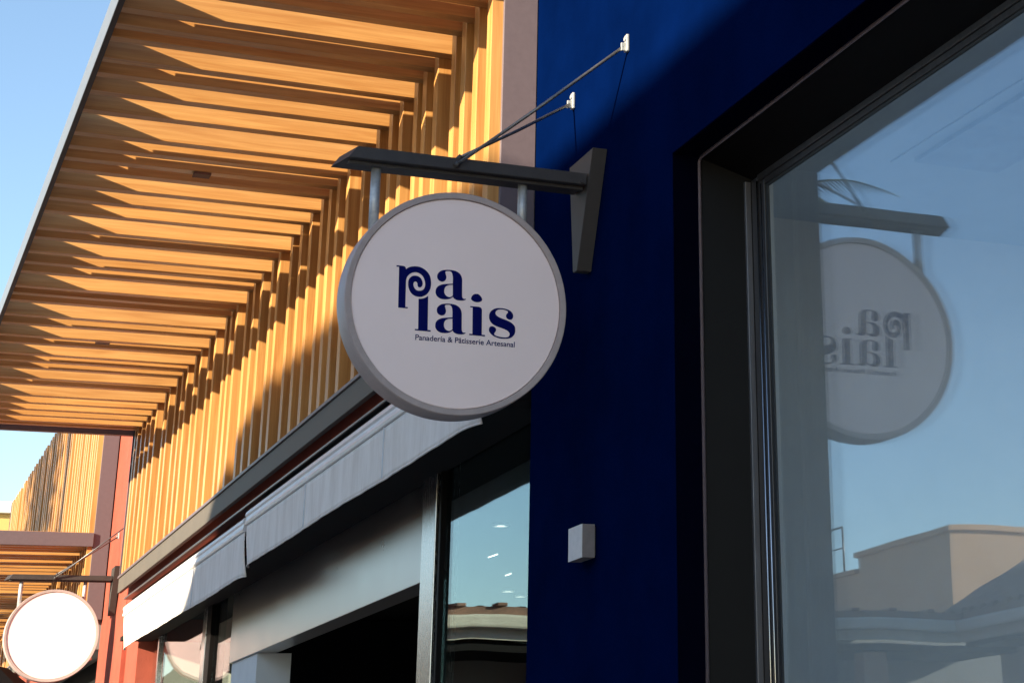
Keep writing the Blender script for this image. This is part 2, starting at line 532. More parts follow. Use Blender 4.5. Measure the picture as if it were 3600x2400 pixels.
def wood_shop(label, ybase, dx, zs, ztop, ledge_dy=0.0, first=True):
    """slat clad upper storey with a slatted canopy; everything laid out as on the first shop, moved by dy/dx"""
    dy = ybase - YB
    t = thing('wood_clad_shop', label, 'building', (dx, ybase + 5, 0))
    Y1 = 17.25 + dy
    zl = 3.657
    vlen = (ztop - zl)
    vme = slat_mesh('vertical_slat', vlen, SW, 0.125)
    sme = slat_mesh('soffit_slat', 1.609 - 0.085, SW - 0.001, 0.145)
    rng = random.Random(3 if first else 11)
    for k, y in enumerate(NY):
        # local X -> world Z, local Z -> world -X : rotate about Y by -90 deg, front at XF
        place('vertical_slat', vme, t, (XF + 0.125 + dx + rng.uniform(-0.0015, 0.0015), y + dy, zl),
              (0, -math.pi / 2, rng.uniform(-0.004, 0.004)))
        if k > 0:
            place('soffit_slat', sme, t, (-1.608 + dx, y + dy - SW, zs + rng.uniform(-0.0015, 0.0015)),
                  (0, 0, rng.uniform(-0.0012, 0.0012)))
    part('canopy_fascia', box(XOUT + dx, -1.6095 + dx, 6.93 + dy, Y1, zs - 0.002, zs + 0.131, 0.002), ALU, t)
    part('fascia_shade_strip', box(XOUT + 0.001 + dx, -1.6075 + dx, 6.931 + dy, Y1 - 0.061, zs - 0.010, zs - 0.0025), RUBBER, t)  # black strip standing in for the shade on the fascia's underside
    part('canopy_end_beam', box(-1.6085 + dx, XF - 0.004 + dx, Y1 - 0.06, Y1, zs - 0.02, zs + 0.10, 0.002), MAUVE, t)
    part('canopy_end_beam', box(-1.6085 + dx, -0.152 + dx, 6.905 + dy, 6.935 + dy, zs - 0.01, zs + 0.12, 0.002), MAUVE, t)
    part('end_trim', box(XF - 0.006 + dx, 0.0 + dx, Y1 - 0.045, Y1 - 0.025, zl, ztop), MAUVE, t)
    part('corner_post', box(-0.152 + dx, -0.001 + dx, YB + 0.002 + dy, YB + 0.062 + dy, 3.52, ztop + 0.1, 0.003), MAUVE, t)
    part('backing_panel', box(-0.072 + dx, -0.05 + dx, YB + 0.065 + dy, Y1 - 0.05, 3.63, ztop - 0.02), WOOD_DARK, t)
    lg = bmesh.new()
    bm_box(lg, XF - 0.002 + dx, XF + 0.03 + dx, YB + 0.01 + dy, Y1 + 0.0, 3.515, 3.637, 0.004)
    part('ledge', lg, LEDGE, t)
    part('ledge_lip', box(XF - 0.014 + dx, XF + 0.03 + dx, YB + 0.01 + dy, Y1 + 0.002, 3.638, 3.6565, 0.002), MAUVE, t)
    part('fascia_band', box(-0.115 + dx, -0.05 + dx, YB + 0.065 + dy, Y1 - 0.002, 3.15, 3.62), RED, t)
    b = bmesh.new()
    bm_box(b, -0.049 + dx, 0.12 + dx, YB + 0.065 + dy, Y1 - 0.002, 3.25, ztop)
    bm_box(b, 0.121 + dx, 8, YB + 0.065 + dy, Y1 - 0.002, 3.45, ztop)
    part('upper_wall', b, GREY, t)
    return t

ws = wood_shop('wood slat clad shop with a deep slatted canopy behind the lettered sign', YB, 0.0, 4.885, 5.05)
Y1 = 17.25
# dark slots in two soffit slats
part('slat_clip', box(-0.952, -0.864, 9.766, 9.838, 4.870, 4.882, 0.001), WOOD_DARK, ws)
part('slat_clip', box(-0.946, -0.851, 13.779, 13.850, 4.870, 4.882, 0.001), WOOD_DARK, ws)
# shopfront below
XG = 0.12
part('lintel_panel', box(XG, 0.264, 8.752, 13.607, 2.654, 3.249, 0.003), SATIN, ws)
sp = part('steel_post', box(0.085, 0.20, 8.527, 8.749, 0.0, 3.249, 0.004), STEEL, ws)
ps = bmesh.new()
bm_box(ps, 0.095, 0.15, 8.470, 8.500, 0.0, 3.249, 0.003)
bm_box(ps, 0.11, 0.15, 8.503, 8.526, 0.0, 3.249)
part('post_profile', ps, FRAME, sp)
part('glass_pane', box(0.120, 0.126, 6.99, 8.469, 0.1, 3.249), SHOPGLASS, ws)
part('glass_pane', box(0.120, 0.126, 13.61, 14.25, 0.1, 3.249), GLASS2, ws)
ml = part('mullion', box(0.09, 0.20, 14.252, 14.42, 0.0, 3.249, 0.004), FRAME, ws)
part('mullion_cover', box(0.085, 0.15, 14.422, 14.56, 0.0, 3.249, 0.004), STEEL, ml)
part('glass_pane', box(0.120, 0.126, 14.562, 17.08, 0.1, 3.249), GLASS2, ws)
part('glazing_bar', box(0.10, 0.16, 16.70, 16.76, 0.1, 3.249, 0.003), STEEL, ws)


part('door_jamb', box(0.14, 0.36, 12.75, 13.606, 0.0, 2.652), WHITE, ws)
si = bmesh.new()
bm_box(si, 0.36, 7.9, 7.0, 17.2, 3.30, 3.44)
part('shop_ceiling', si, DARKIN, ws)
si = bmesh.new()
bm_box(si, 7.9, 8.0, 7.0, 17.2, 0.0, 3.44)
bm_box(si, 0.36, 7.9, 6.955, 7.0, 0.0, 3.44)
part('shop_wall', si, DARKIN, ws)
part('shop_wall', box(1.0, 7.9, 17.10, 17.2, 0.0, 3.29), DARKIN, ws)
part('side_wall', box(0.22, 0.999, 17.10, 17.2, 0.0, 3.10), SAGE, ws)
part('shop_floor', box(0.2, 7.9, 7.0, 17.1, 0.0, 0.02), GREY, ws)

ws2 = wood_shop('farther wood slat shop with a lower canopy, beyond the red pier', 19.52, -0.04, 4.215, 6.19, first=False)
si = bmesh.new()
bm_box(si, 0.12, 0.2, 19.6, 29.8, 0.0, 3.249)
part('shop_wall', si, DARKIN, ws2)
hd = bmesh.new()
bm_box(hd, -0.16, 0.11, 19.62, 29.8, 2.86, 2.885)
part('awning_rail', hd, AWNBAR, ws2)

# ------------------------------------------------------------------ awnings
def awning(label, ya, yb, ztop, zseam, zbot, seed):
    x = -0.215
    t = thing('awning', label, 'awning', (x, (ya + yb) / 2, 0), 'pale rolled up awnings over the shop window')
    rng = random.Random(seed)
    # front bar: a drawn profile with two soft ribs
    prof = [(x + 0.045, ztop + 0.012), (x + 0.012, ztop + 0.006), (x - 0.006, ztop - 0.012), (x - 0.010, ztop - 0.030), (x - 0.002, ztop - 0.040),
            (x - 0.004, ztop - 0.058), (x - 0.010, ztop - 0.072), (x - 0.006, zseam + 0.004), (x + 0.006, zseam), (x + 0.045, zseam)]
    bm = bmesh.new()
    bm_poly_prism(bm, [(p[0], ya, p[1]) for p in prof], (0, yb - ya, 0))
    part('front_bar', bm, AWNBAR, t)
    # hanging fabric with folds, a hem and curled ends
    bm = bmesh.new()
    nu, nv = 150, 10
    ph = [rng.uniform(0, 6.28) for _ in range(4)]
    grid = []
    for i in range(nu + 1):
        y = ya + (yb - ya) * i / nu
        col = []
        for j in range(nv + 1):
            v = j / nv
            z = zseam - 0.003 + (zbot - zseam + 0.003) * v
            e = min(y - ya, yb - y)
            wv = 0.004 * math.sin(y * 3.1 + ph[0]) + 0.0015 * math.sin(y * 13.7 + ph[1] + v) + 0.001 * math.sin(y * 29 + ph[2])
            curl = 0.03 * math.exp(-e / 0.06) * v * v
            col.append(bm.verts.new((x + 0.004 + wv * v + curl, y, z + 0.003 * v * math.sin(y * 1.3 + ph[3]))))
        grid.append(col)
    for i in range(nu):
        for j in range(nv):
            bm.faces.new((grid[i][j], grid[i + 1][j], grid[i + 1][j + 1], grid[i][j + 1]))
    o = part('valance', bm, AWN, t)
    for p in o.data.polygons:
        p.use_smooth = True
    md = o.modifiers.new('thickness', 'SOLIDIFY')
    md.thickness = 0.004
    bm = bmesh.new()
    bm_tube(bm, [(grid_y[0], grid_y[1], grid_y[2]) for grid_y in
                 [(x + 0.004 + 0.004 * math.sin(y * 3.1 + ph[0]) + 0.0015 * math.sin(y * 13.7 + ph[1] + 1) + 0.001 * math.sin(y * 29 + ph[2])
                   + 0.03 * math.exp(-min(y - ya, yb - y) / 0.06), y, zbot + 0.003 * math.sin(y * 1.3 + ph[3]))
                  for y in [ya + (yb - ya) * i / nu for i in range(nu + 1)]]], 0.0045, 6)
    part('hem', bm, AWN, t)
    for y in [q for q in (8.36, 9.95, 13.3, 15.1) if ya < q < yb]:
        part('seam', box(x - 0.006, x + 0.0005, y, y + 0.0035, zbot + 0.005, zseam - 0.006), GRILLE, t)
    # cassette behind it and the thin hood rail above
    part('cassette', box(x + 0.047, -0.118, ya + 0.02, yb - 0.02, zseam - 0.03, ztop + 0.040), DARKIN, t)
    for y in (ya + 0.35, yb - 0.35):
        part('bracket', box(-0.190, -0.171, y, y + 0.06, ztop - 0.008, ztop + 0.02), PLATE, t)
    return t

awning('pale fabric awning nearest the blue wall, wholly in shade', 6.99, 11.545, 3.375, 3.287, 3.047, 1)
awning('pale fabric awning over the far shop window, its far end in sunlight', 11.60, 16.62, 3.345, 3.258, 2.998, 2)
part('hood_rail', box(-0.185, -0.117, 7.0, 16.95, 3.432, 3.447, 0.004), PROFILE, ws)
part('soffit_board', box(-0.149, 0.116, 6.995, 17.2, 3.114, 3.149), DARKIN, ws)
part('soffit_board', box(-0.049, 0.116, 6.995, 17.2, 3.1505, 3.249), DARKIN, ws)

# ------------------------------------------------------------------ red pier between the two wood shops
rp = thing('red_pier', 'red rendered wall pier carrying the blank round sign, in sun', 'wall', (0, 18.4, 0))
part('wall', box(-0.03, 6, 17.95, 19.60, 0.0, 6.6), RED, rp)
part('return_wall', box(0.01, 6, 17.255, 17.949, 0.0, 6.4), RED, rp)

# ------------------------------------------------------------------ signs
CX, CZ, RAD = -0.5345, 3.298, 0.4035
YF = 6.165            # plane of the front ring

def spline(run, n=8):
    if len(run) < 3:
        return [Vector(p) for p in run[:-1]]
    P = [Vector(p) for p in run]
    P = [P[0] * 2 - P[1]] + P + [P[-1] * 2 - P[-2]]
    out = []
    for i in range(1, len(P) - 2):
        p0, p1, p2, p3 = P[i - 1], P[i], P[i + 1], P[i + 2]
        for s in range(n):
            t = s / n
            out.append(0.5 * ((2 * p1) + (p2 - p0) * t + (2 * p0 - 5 * p1 + 4 * p2 - p3) * t * t + (3 * p1 - p0 - 3 * p2 + p3) * t ** 3))
    return out

def closed_spline(P, n=8):
    P = [Vector(p) for p in P]
    k = len(P)
    out = []
    for i in range(k):
        p0, p1, p2, p3 = P[i - 1], P[i], P[(i + 1) % k], P[(i + 2) % k]
        for s in range(n):
            t = s / n
            out.append(0.5 * ((2 * p1) + (p2 - p0) * t + (2 * p0 - 5 * p1 + 4 * p2 - p3) * t * t + (3 * p1 - p0 - 3 * p2 + p3) * t ** 3))
    return out

# letter outlines, drawn on the sign face in millimetres right of / above the disc centre; built from the artwork grid below
def art_to_face(ox, oy, sc):
    def f(p):
        # artwork pixel -> ray of the drawing grid on the sign's own face plane
        u, v = ox + p[0] / sc, oy + p[1] / sc
        d = rt * ((u - PPX) / F_PX) - up * ((v - PPY) / F_PX) + fw
        k = (YF + 0.008 - CAM_C.y) / d.y
        q = CAM_C + d * k
        return (q.x - CX, q.z - CZ)
    return f

def letter(parent, loops):
    cu = bpy.data.curves.new('letter', 'CURVE')
    cu.dimensions = '2D'
    cu.fill_mode = 'BOTH'
    cu.extrude = 0.0006
    for lp in loops:
        s = cu.splines.new('POLY')
        s.points.add(len(lp) - 1)
        for pt, (a, b) in zip(s.points, lp):
            pt.co = (a, b, 0, 1)
        s.use_cyclic_u = True
    tmp = bpy.data.objects.new('tmp_letter', cu)
    COL.objects.link(tmp)
    dg = bpy.context.evaluated_depsgraph_get()
    me = bpy.data.meshes.new_from_object(tmp.evaluated_get(dg))
    bpy.data.objects.remove(tmp)
    for v in me.vertices:                # curve XY -> sign XZ
        x, y, z = v.co
        v.co = (x, -z, y)
    me.name = 'letter'
    me.materials.clear()
    me.materials.append(NAVY)
    o = bpy.data.objects.new('letter', me)
    COL.objects.link(o)
    o.parent = parent
    o.location = Vector((CX, YF + 0.0072, CZ)) - wloc(parent)
    return o

def build_sign(label):
    t = thing('hanging_sign', label, 'sign', (0, 6.22, 3.79))
    bm = bmesh.new()
    # drum with a bevelled, slightly recessed front ring
    prof = [(0.0, YF + 0.112), (0.380, YF + 0.112), (0.384, YF + 0.104), (0.398, YF + 0.104), (RAD, YF + 0.109), (RAD, YF + 0.012), (RAD - 0.002, YF + 0.006),
            (RAD - 0.0005, YF + 0.003), (RAD - 0.003, YF), (0.381, YF + 0.0015), (0.3795, YF + 0.013), (0.3788, YF + 0.03), (0.0, YF + 0.03)]
    drum = part('drum', bm_lathe_y(bm, CX, CZ, prof), RIM, t)
    smooth(drum, 30)
    bm = bmesh.new()
    face = part('face_panel', bm_lathe_y(bm, CX, CZ, [(0.0, YF + 0.008), (0.3765, YF + 0.008), (0.3785, YF + 0.010), (0.3785, YF + 0.028), (0.0, YF + 0.028)]), SIGNW, t)
    bm = bmesh.new()
    part('back_panel', bm_lathe_y(bm, CX, CZ, [(0.0, YF + 0.120), (0.372, YF + 0.120), (0.374, YF + 0.114), (0.0, YF + 0.114)]), SIGNW, t)
    # beam: channel with a mitred free end
    yb0, yb1 = 6.155, 6.292
    bm = bmesh.new()
    pts = [(-0.985, yb1, 3.785), (-0.952, yb0, 3.785), (-0.062, yb0, 3.785), (-0.062, yb1, 3.785)]
    top = [(-0.955, yb1, 3.829), (-0.921, yb0, 3.829), (-0.062, yb0, 3.829), (-0.062, yb1, 3.829)]
    a = [bm.verts.new(p) for p in pts]
    b = [bm.verts.new(p) for p in top]
    bm.faces.new(a[::-1]); bm.faces.new(b)
    for i in range(4):
        bm.faces.new((a[i], a[(i + 1) % 4], b[(i + 1) % 4], b[i]))
    bmesh.ops.recalc_face_normals(bm, faces=bm.faces)
    bmesh.ops.bevel(bm, geom=bm.edges[:], offset=0.0016, segments=2, affect='EDGES')
    beam = part('beam', bm, CHAR, t)
    part('beam_lip', box(-0.945, -0.064, yb0 + 0.03, yb0 + 0.05, 3.772, 3.7845, 0.002), CHAR, beam)
    bl = bmesh.new()
    bm_lathe_y(bl, -0.078, 3.795, [(0.0, yb0 - 0.006), (0.008, yb0 - 0.006), (0.009, yb0), (0.0, yb0)], 10)
    part('bolt', bl, PLATE, beam)
    # wall bracket: tapered plate, wide at the top
    bm = bmesh.new()
    bm_poly_prism(bm, [(-0.058, 6.10, 3.915), (-0.058, 6.355, 3.915), (-0.058, 6.305, 3.484), (-0.058, 6.262, 3.482)], (0.057, 0, 0))
    bmesh.ops.bevel(bm, geom=bm.edges[:], offset=0.0016, segments=2, affect='EDGES')
    part('wall_bracket', bm, PLATE, t)
    for x in (-0.837, -0.289):
        bm = bmesh.new()
        dz = math.sqrt(RAD ** 2 - (x - CX) ** 2)
        bm_tube(bm, [(x, 6.222, CZ + dz - 0.03), (x, 6.222, 3.786)], 0.0175, 18)
        part('hanger_pipe', bm, GALV, t)
    for ya, za, xs, y0, z0 in ((5.888, 4.245, -0.562, 6.147, 3.802), (6.468, 4.222, -0.548, 6.166, 3.835)):
        bm = bmesh.new()
        A = Vector((xs, y0, z0)); B = Vector((-0.02, ya, za))
        bm_tube(bm, [A, A.lerp(B, 0.5) + Vector((0, 0, -0.004)), B], 0.0062, 10)
        rod = part('tie_rod', bm, ROD, t)
        bm = bmesh.new()
        bm_box(bm, -0.012, -0.001, ya - 0.014, ya + 0.014, za - 0.018, za + 0.050, 0.003)
        bm_box(bm, -0.030, -0.012, ya - 0.005, ya + 0.005, za - 0.016, za + 0.016, 0.002)
        bm_tube(bm, [(-0.017, ya, za + 0.032), (-0.012, ya, za + 0.032)], 0.008, 8)
        part('rod_lug', bm, LUG, rod)
        bm = bmesh.new()
        bm_tube(bm, [A + Vector((-0.006, 0.006, -0.008)), A + Vector((0.006, -0.004, 0.006))], 0.011, 8)
        part('rod_foot', bm, CHAR, rod)
    return t, face

sign2, _f2 = build_sign('blank round sign without lettering, sunlit, hanging from the red pier')
sign2.location += Vector((-0.04, 12.33, -0.02))
for o in list(sign2.children):
    pass
sign, face = build_sign('round white sign lettered palais in navy, hanging from the blue wall')

A_ = art_to_face
f = A_(1380, 920, 8.711)
pp = []
for run in ([(122, 108), (310, 128)], [(310, 128), (360, 142), (398, 180), (410, 230)],
            [(410, 230), (470, 188), (560, 155), (690, 142), (810, 157), (920, 200), (1030, 280), (1115, 385), (1160, 500), (1178, 640), (1165, 780),
             (1120, 900), (1040, 1000), (930, 1060), (815, 1076), (700, 1053), (600, 990), (530, 900), (490, 790), (477, 680), (490, 570), (530, 495),
             (600, 444), (690, 427), (780, 448), (860, 505), (905, 590), (920, 670), (905, 735), (870, 775), (825, 788), (785, 768), (764, 720),
             (762, 675), (740, 628), (698, 607), (655, 630), (635, 690), (650, 765), (690, 835), (750, 880), (815, 890), (890, 880), (955, 835),
             (990, 760), (998, 670), (980, 570), (935, 460), (860, 382), (770, 335), (690, 324), (600, 340), (520, 385), (450, 460), (418, 540), (408, 620)],
            [(408, 620), (388, 1385)], [(388, 1385), (463, 1392)], [(463, 1392), (460, 1428)], [(460, 1428), (172, 1403)], [(172, 1403), (200, 157)],
            [(200, 157), (122, 150)], [(122, 150), (122, 108)]):
    pp += spline(run)
letter(face, [[f(p) for p in pp]])
# l
pl = [Vector((1380 + p[0] / 8.711, 920 + p[1] / 8.711)) for p in spline([(797, 1132), (870, 1134), (950, 1120), (1030, 1085), (1088, 1048)])]
pl.append(Vector((1380 + 1088 / 8.711, 920 + 1048 / 8.711)))
pl += [Vector((1350 + p[0] / 4.48, 900 + p[1] / 4.48)) for p in ((685, 1163), (735, 1170), (733, 1190), (485, 1168), (486, 1148), (537, 1152))]
f = A_(0, 0, 1)
letter(face, [[f(p) for p in pl]])
ao = []
for run in ([(900, 720), (903, 500), (895, 370), (870, 260), (820, 190), (760, 165), (690, 160), (620, 165), (580, 185), (568, 225), (580, 280), (605, 370),
             (614, 440), (600, 510), (555, 580), (490, 620), (430, 630), (350, 610), (275, 560), (225, 485), (210, 400), (225, 310), (280, 225), (370, 160),
             (480, 122), (600, 110), (720, 110), (850, 122), (1000, 155), (1110, 205), (1200, 275), (1260, 360), (1295, 460), (1310, 580), (1308, 800),
             (1305, 1180), (1308, 1270), (1325, 1340), (1370, 1382), (1420, 1390), (1468, 1386)],
            [(1468, 1386), (1474, 1405), (1430, 1440), (1350, 1460), (1240, 1462), (1100, 1445), (1010, 1405), (945, 1355), (905, 1298)],
            [(905, 1298), (840, 1345), (750, 1385), (640, 1405), (520, 1405), (400, 1388), (290, 1340), (200, 1260), (150, 1160), (140, 1080), (155, 970),
             (200, 880), (290, 805), (420, 755), (560, 735), (720, 725), (900, 720)]):
    ao += spline(run, 6)
ah = [Vector((900, 768)), Vector((900, 1235))] + spline([(900, 1235), (850, 1280), (770, 1312), (690, 1300), (600, 1245), (540, 1160), (518, 1060), (530, 950),
                                                         (570, 870), (640, 810), (740, 775), (820, 770), (900, 768)], 6)[1:]
for ox, oy in ((1520, 940), (1518.65, 1058.6)):
    f = A_(ox, oy, 12.544)
    letter(face, [[f(p) for p in ao], [f(p) for p in ah]])
f = A_(1640, 1020, 9.224)
pi_ = [Vector((120, 517))] + spline([(395, 541), (450, 560), (485, 600), (498, 640)]) + [Vector(p) for p in (
    (498, 640), (490, 1445), (595, 1452), (593, 1494), (87, 1450), (88, 1410), (190, 1418), (200, 562), (118, 553))]
dot = closed_spline([(145, 265), (170, 200), (230, 140), (310, 122), (380, 132), (440, 180), (490, 250), (505, 310), (485, 350), (430, 380), (360, 391),
                     (280, 380), (200, 345), (155, 300)])
letter(face, [[f(p) for p in pi_], [f(p) for p in dot]])
f = A_(1710, 1075, 13.066)
ps_ = closed_spline([(120, 500), (140, 360), (220, 230), (350, 145), (480, 110), (600, 105), (740, 115), (880, 142), (1010, 190), (1120, 260), (1195, 350),
                     (1225, 460), (1210, 550), (1160, 615), (1085, 635), (1000, 615), (930, 555), (898, 480), (910, 410), (950, 355), (985, 300), (975, 255),
                     (920, 215), (830, 185), (720, 168), (620, 165), (530, 180), (450, 235), (410, 310), (415, 370), (460, 440), (560, 515), (700, 580),
                     (870, 645), (1040, 715), (1170, 800), (1260, 890), (1310, 990), (1320, 1090), (1315, 1200), (1280, 1310), (1210, 1400), (1110, 1470),
                     (980, 1505), (840, 1512), (700, 1505), (550, 1475), (400, 1420), (280, 1350), (180, 1260), (125, 1170), (112, 1090), (130, 1010),
                     (175, 955), (250, 938), (330, 955), (400, 1005), (440, 1080), (430, 1150), (390, 1210), (352, 1270), (370, 1330), (440, 1375),
                     (560, 1412), (700, 1440), (850, 1452), (960, 1440), (1035, 1390), (1065, 1310), (1050, 1240), (990, 1165), (880, 1095), (750, 1040),
                     (580, 980), (400, 905), (280, 830), (190, 730), (135, 610)], 6)
letter(face, [[f(p) for p in ps_]])
# tagline
cu = bpy.data.curves.new('tagline', 'FONT')
cu.body = 'Panader\u00eda & P\u00e2tisserie Artesanal'
cu.size = 1.0
cu.extrude = 0.012
cu.offset = 0.010
tmp = bpy.data.objects.new('tmp_text', cu)
COL.objects.link(tmp)
dg = bpy.context.evaluated_depsgraph_get()
me = bpy.data.meshes.new_from_object(tmp.evaluated_get(dg))
bpy.data.objects.remove(tmp)
xs = [v.co.x for v in me.vertices]
x0, x1 = min(xs), max(xs)
L0, L1, ZB = -0.682, -0.322, 3.1515
hgt = 0.0182 / 0.66      # cap height 18 mm
for v in me.vertices:
    x, y, z = v.co
    v.co = (L0 + (L1 - L0) * (x - x0) / (x1 - x0) - CX, -z * 0.02, ZB + y * hgt - CZ)
me.materials.clear()
me.materials.append(NAVY)
tg = bpy.data.objects.new('tagline', me)
COL.objects.link(tg)
tg.parent = face
tg.location = Vector((CX, YF + 0.0074, CZ)) - wloc(face)

# ------------------------------------------------------------------ wall lamp
wlp = thing('wall_lamp', 'small square pale wall lamp on the shaded blue wall', 'lamp', (0, 6.26, 2.49))
part('housing', box(-0.052, -0.006, 6.194, 6.330, 2.432, 2.547, 0.0015), LAMPSIDE, wlp)
part('front_cover', box(-0.0555, -0.0525, 6.194, 6.330, 2.432, 2.547, 0.0008), LAMPWHITE, wlp)
part('back_plate', box(-0.0055, -0.001, 6.202, 6.322, 2.440, 2.539), PLATE, wlp)

# ------------------------------------------------------------------ lights in the ceiling of the wood shop
def downlight(label, x, y, z, r):
    t = thing('ceiling_light', label, 'light', (x, y, z), 'round lights in the shop ceiling')
    bm = bmesh.new()
    n = 24
    ring = []
    for rr, zz in ((r, z), (r, z - 0.006), (r * 0.80, z - 0.010), (r * 0.72, z)):
        ring.append([bm.verts.new((x + rr * math.cos(2 * math.pi * i / n), y + rr * math.sin(2 * math.pi * i / n), zz)) for i in range(n)])
    for a, b in zip(ring[:-1], ring[1:]):
        for i in range(n):
            bm.faces.new((a[i], a[(i + 1) % n], b[(i + 1) % n], b[i]))
    part('trim_ring', bm, WHITE, t)
    bm = bmesh.new()
    vs = [bm.verts.new((x + r * 0.70 * math.cos(2 * math.pi * i / n), y + r * 0.70 * math.sin(2 * math.pi * i / n), z - 0.003)) for i in range(n)]
    bm.faces.new(vs[::-1])
    part('lens', bm, LAMP, t)
ZC = 3.2985
def on_ceiling(u, v):
    d = rt * ((u - PPX) / F_PX) - up * ((v - PPY) / F_PX) + fw
    return CAM_C + d * ((ZC - CAM_C.z) / d.z)
LIGHTS = ((1760, 1844, 0.052, 'round ceiling light highest behind the shop glass'),
          (1786, 2075, 0.056, 'middle round ceiling light low behind the shop glass'),
          (1829, 2093, 0.05, 'lowest round ceiling light, nearest the blue wall edge'))
for u, v, r, lab in LIGHTS:
    p = on_ceiling(u, v)
    downlight(lab, p.x, p.y, ZC, r)

def strip_light(label, u0, v0, u1, v1):
    a, b = on_ceiling(u0, v0), on_ceiling(u1, v1)
    t = thing('strip_light', label, 'light', a, 'slim strip lights in the shop ceiling')
    d = (b - a).normalized()
    sd = Vector((-d.y, d.x, 0)) * 0.0045
    bm = bmesh.new()
    bm_poly_prism(bm, [a - sd, b - sd, b + sd, a + sd], (0, 0, -0.004))
    part('lens', bm, LAMP, t)
    bm = bmesh.new()
    bm_poly_prism(bm, [a - sd * 1.5 + Vector((0, 0, 0.0012)), b - sd * 1.5 + Vector((0, 0, 0.0012)), b + sd * 1.5 + Vector((0, 0, 0.0012)), a + sd * 1.5 + Vector((0, 0, 0.0012))], (0, 0, -0.001))
    part('housing', bm, CHAR, t)
strip_light('longer slim strip light, under the highest round ceiling light', 1717, 1957, 1749, 1946)
strip_light('shorter slim strip light, above the middle round ceiling light', 1777, 2021, 1797, 2014)

# ------------------------------------------------------------------ far end of the street
yh = thing('yellow_house', 'sunlit yellow house with a white coping at the street end', 'building', (0, 52, 0))
part('wall', box(-1, 9, 46, 56, 0, 8.42), YELLOW, yh)
part('coping', box(-1.1, 9.1, 45.85, 56.1, 8.425, 8.68, 0.02), WHITE, yh)

par = thing('parasol', 'black folded out parasol behind the blank round sign', 'parasol', (-1.15, 21.2, 0))
bm = bmesh.new()
n = 8
tip = bm.verts.new((-1.15, 21.2, 3.30))
mid = [bm.verts.new((-1.15 + 0.45 * math.cos(2 * math.pi * i / n), 21.2 + 0.45 * math.sin(2 * math.pi * i / n), 3.20)) for i in range(n)]
rim = [bm.verts.new((-1.15 + 0.9 * math.cos(2 * math.pi * i / n), 21.2 + 0.9 * math.sin(2 * math.pi * i / n), 2.86)) for i in range(n)]
low = [bm.verts.new((-1.15 + 0.9 * math.cos(2 * math.pi * i / n), 21.2 + 0.9 * math.sin(2 * math.pi * i / n), 2.70)) for i in range(n)]
for i in range(n):
    j = (i + 1) % n
    bm.faces.new((tip, mid[i], mid[j]))
    bm.faces.new((mid[i], rim[i], rim[j], mid[j]))
    bm.faces.new((rim[i], low[i], low[j], rim[j]))
part('canopy', bm, BLACKCLOTH, par)
bm = bmesh.new()
bm_tube(bm, [(-1.15, 21.2, 0.0), (-1.15, 21.2, 3.28)], 0.022, 10)
part('pole', bm, CHAR, par)
part('base', box(-1.4, -0.9, 20.95, 21.45, 0.001, 0.08, 0.01), CONCRETE, par)

# ------------------------------------------------------------------ buildings across the street (seen in the glass, and casting the shade)
def tiled_roof(parent, x0, x1, y0, y1, z0, slope, axis):
    """rows of half round cover tiles on a pitched sheet, joined: too many and too far to pick apart"""
    bm = bmesh.new()
    n = 5
    def pt(a, b, h):
        # a along eave, b up slope
        if axis == 'x':      # eave runs along X at y0, rises to +Y
            return (a, y0 + b, z0 + slope * b + h)
        return (x1 - b, a, z0 + slope * b + h)   # eave runs along Y at x1, rises to -X
    A0, A1 = (x0, x1) if axis == 'x' else (y0, y1)
    B = (y1 - y0) if axis == 'x' else (x1 - x0)
    pitch = 0.26
    k = int((A1 - A0) / pitch)
    for i in range(k):
        c = A0 + (i + 0.5) * pitch
        jig = random.uniform(-0.03, 0.02)
        for j in range(n):
            t0, t1 = math.pi * j / n, math.pi * (j + 1) / n
            q = [pt(c - 0.09 * math.cos(t), b, 0.075 * math.sin(t) + 0.01) for t, b in ((t0, -0.05 + jig), (t1, -0.05 + jig), (t1, B), (t0, B))]
            bm.faces.new([bm.verts.new(v) for v in q])
        q = [pt(c + a, b, 0.012) for a, b in ((0.09, -0.03), (0.17, -0.03), (0.17, B), (0.09, B))]
        bm.faces.new([bm.verts.new(v) for v in q])
    o = part('roof_tiles', bm, TILE, parent)
    o['kind'] = 'stuff'
    o2 = bmesh.new()
    if axis == 'x':
        bm_poly_prism(o2, [(x0, y0, z0), (x0, y1, z0 + slope * (y1 - y0)), (x0, y1, z0 + slope * (y1 - y0) - 0.1), (x0, y0, z0 - 0.1)], (x1 - x0, 0, 0))
    else:
        bm_poly_prism(o2, [(x1, y0, z0), (x0, y0, z0 + slope * (x1 - x0)), (x0, y0, z0 + slope * (x1 - x0) - 0.1), (x1, y0, z0 - 0.1)], (0, y1 - y0, 0))
    part('roof', o2, TILE, parent)

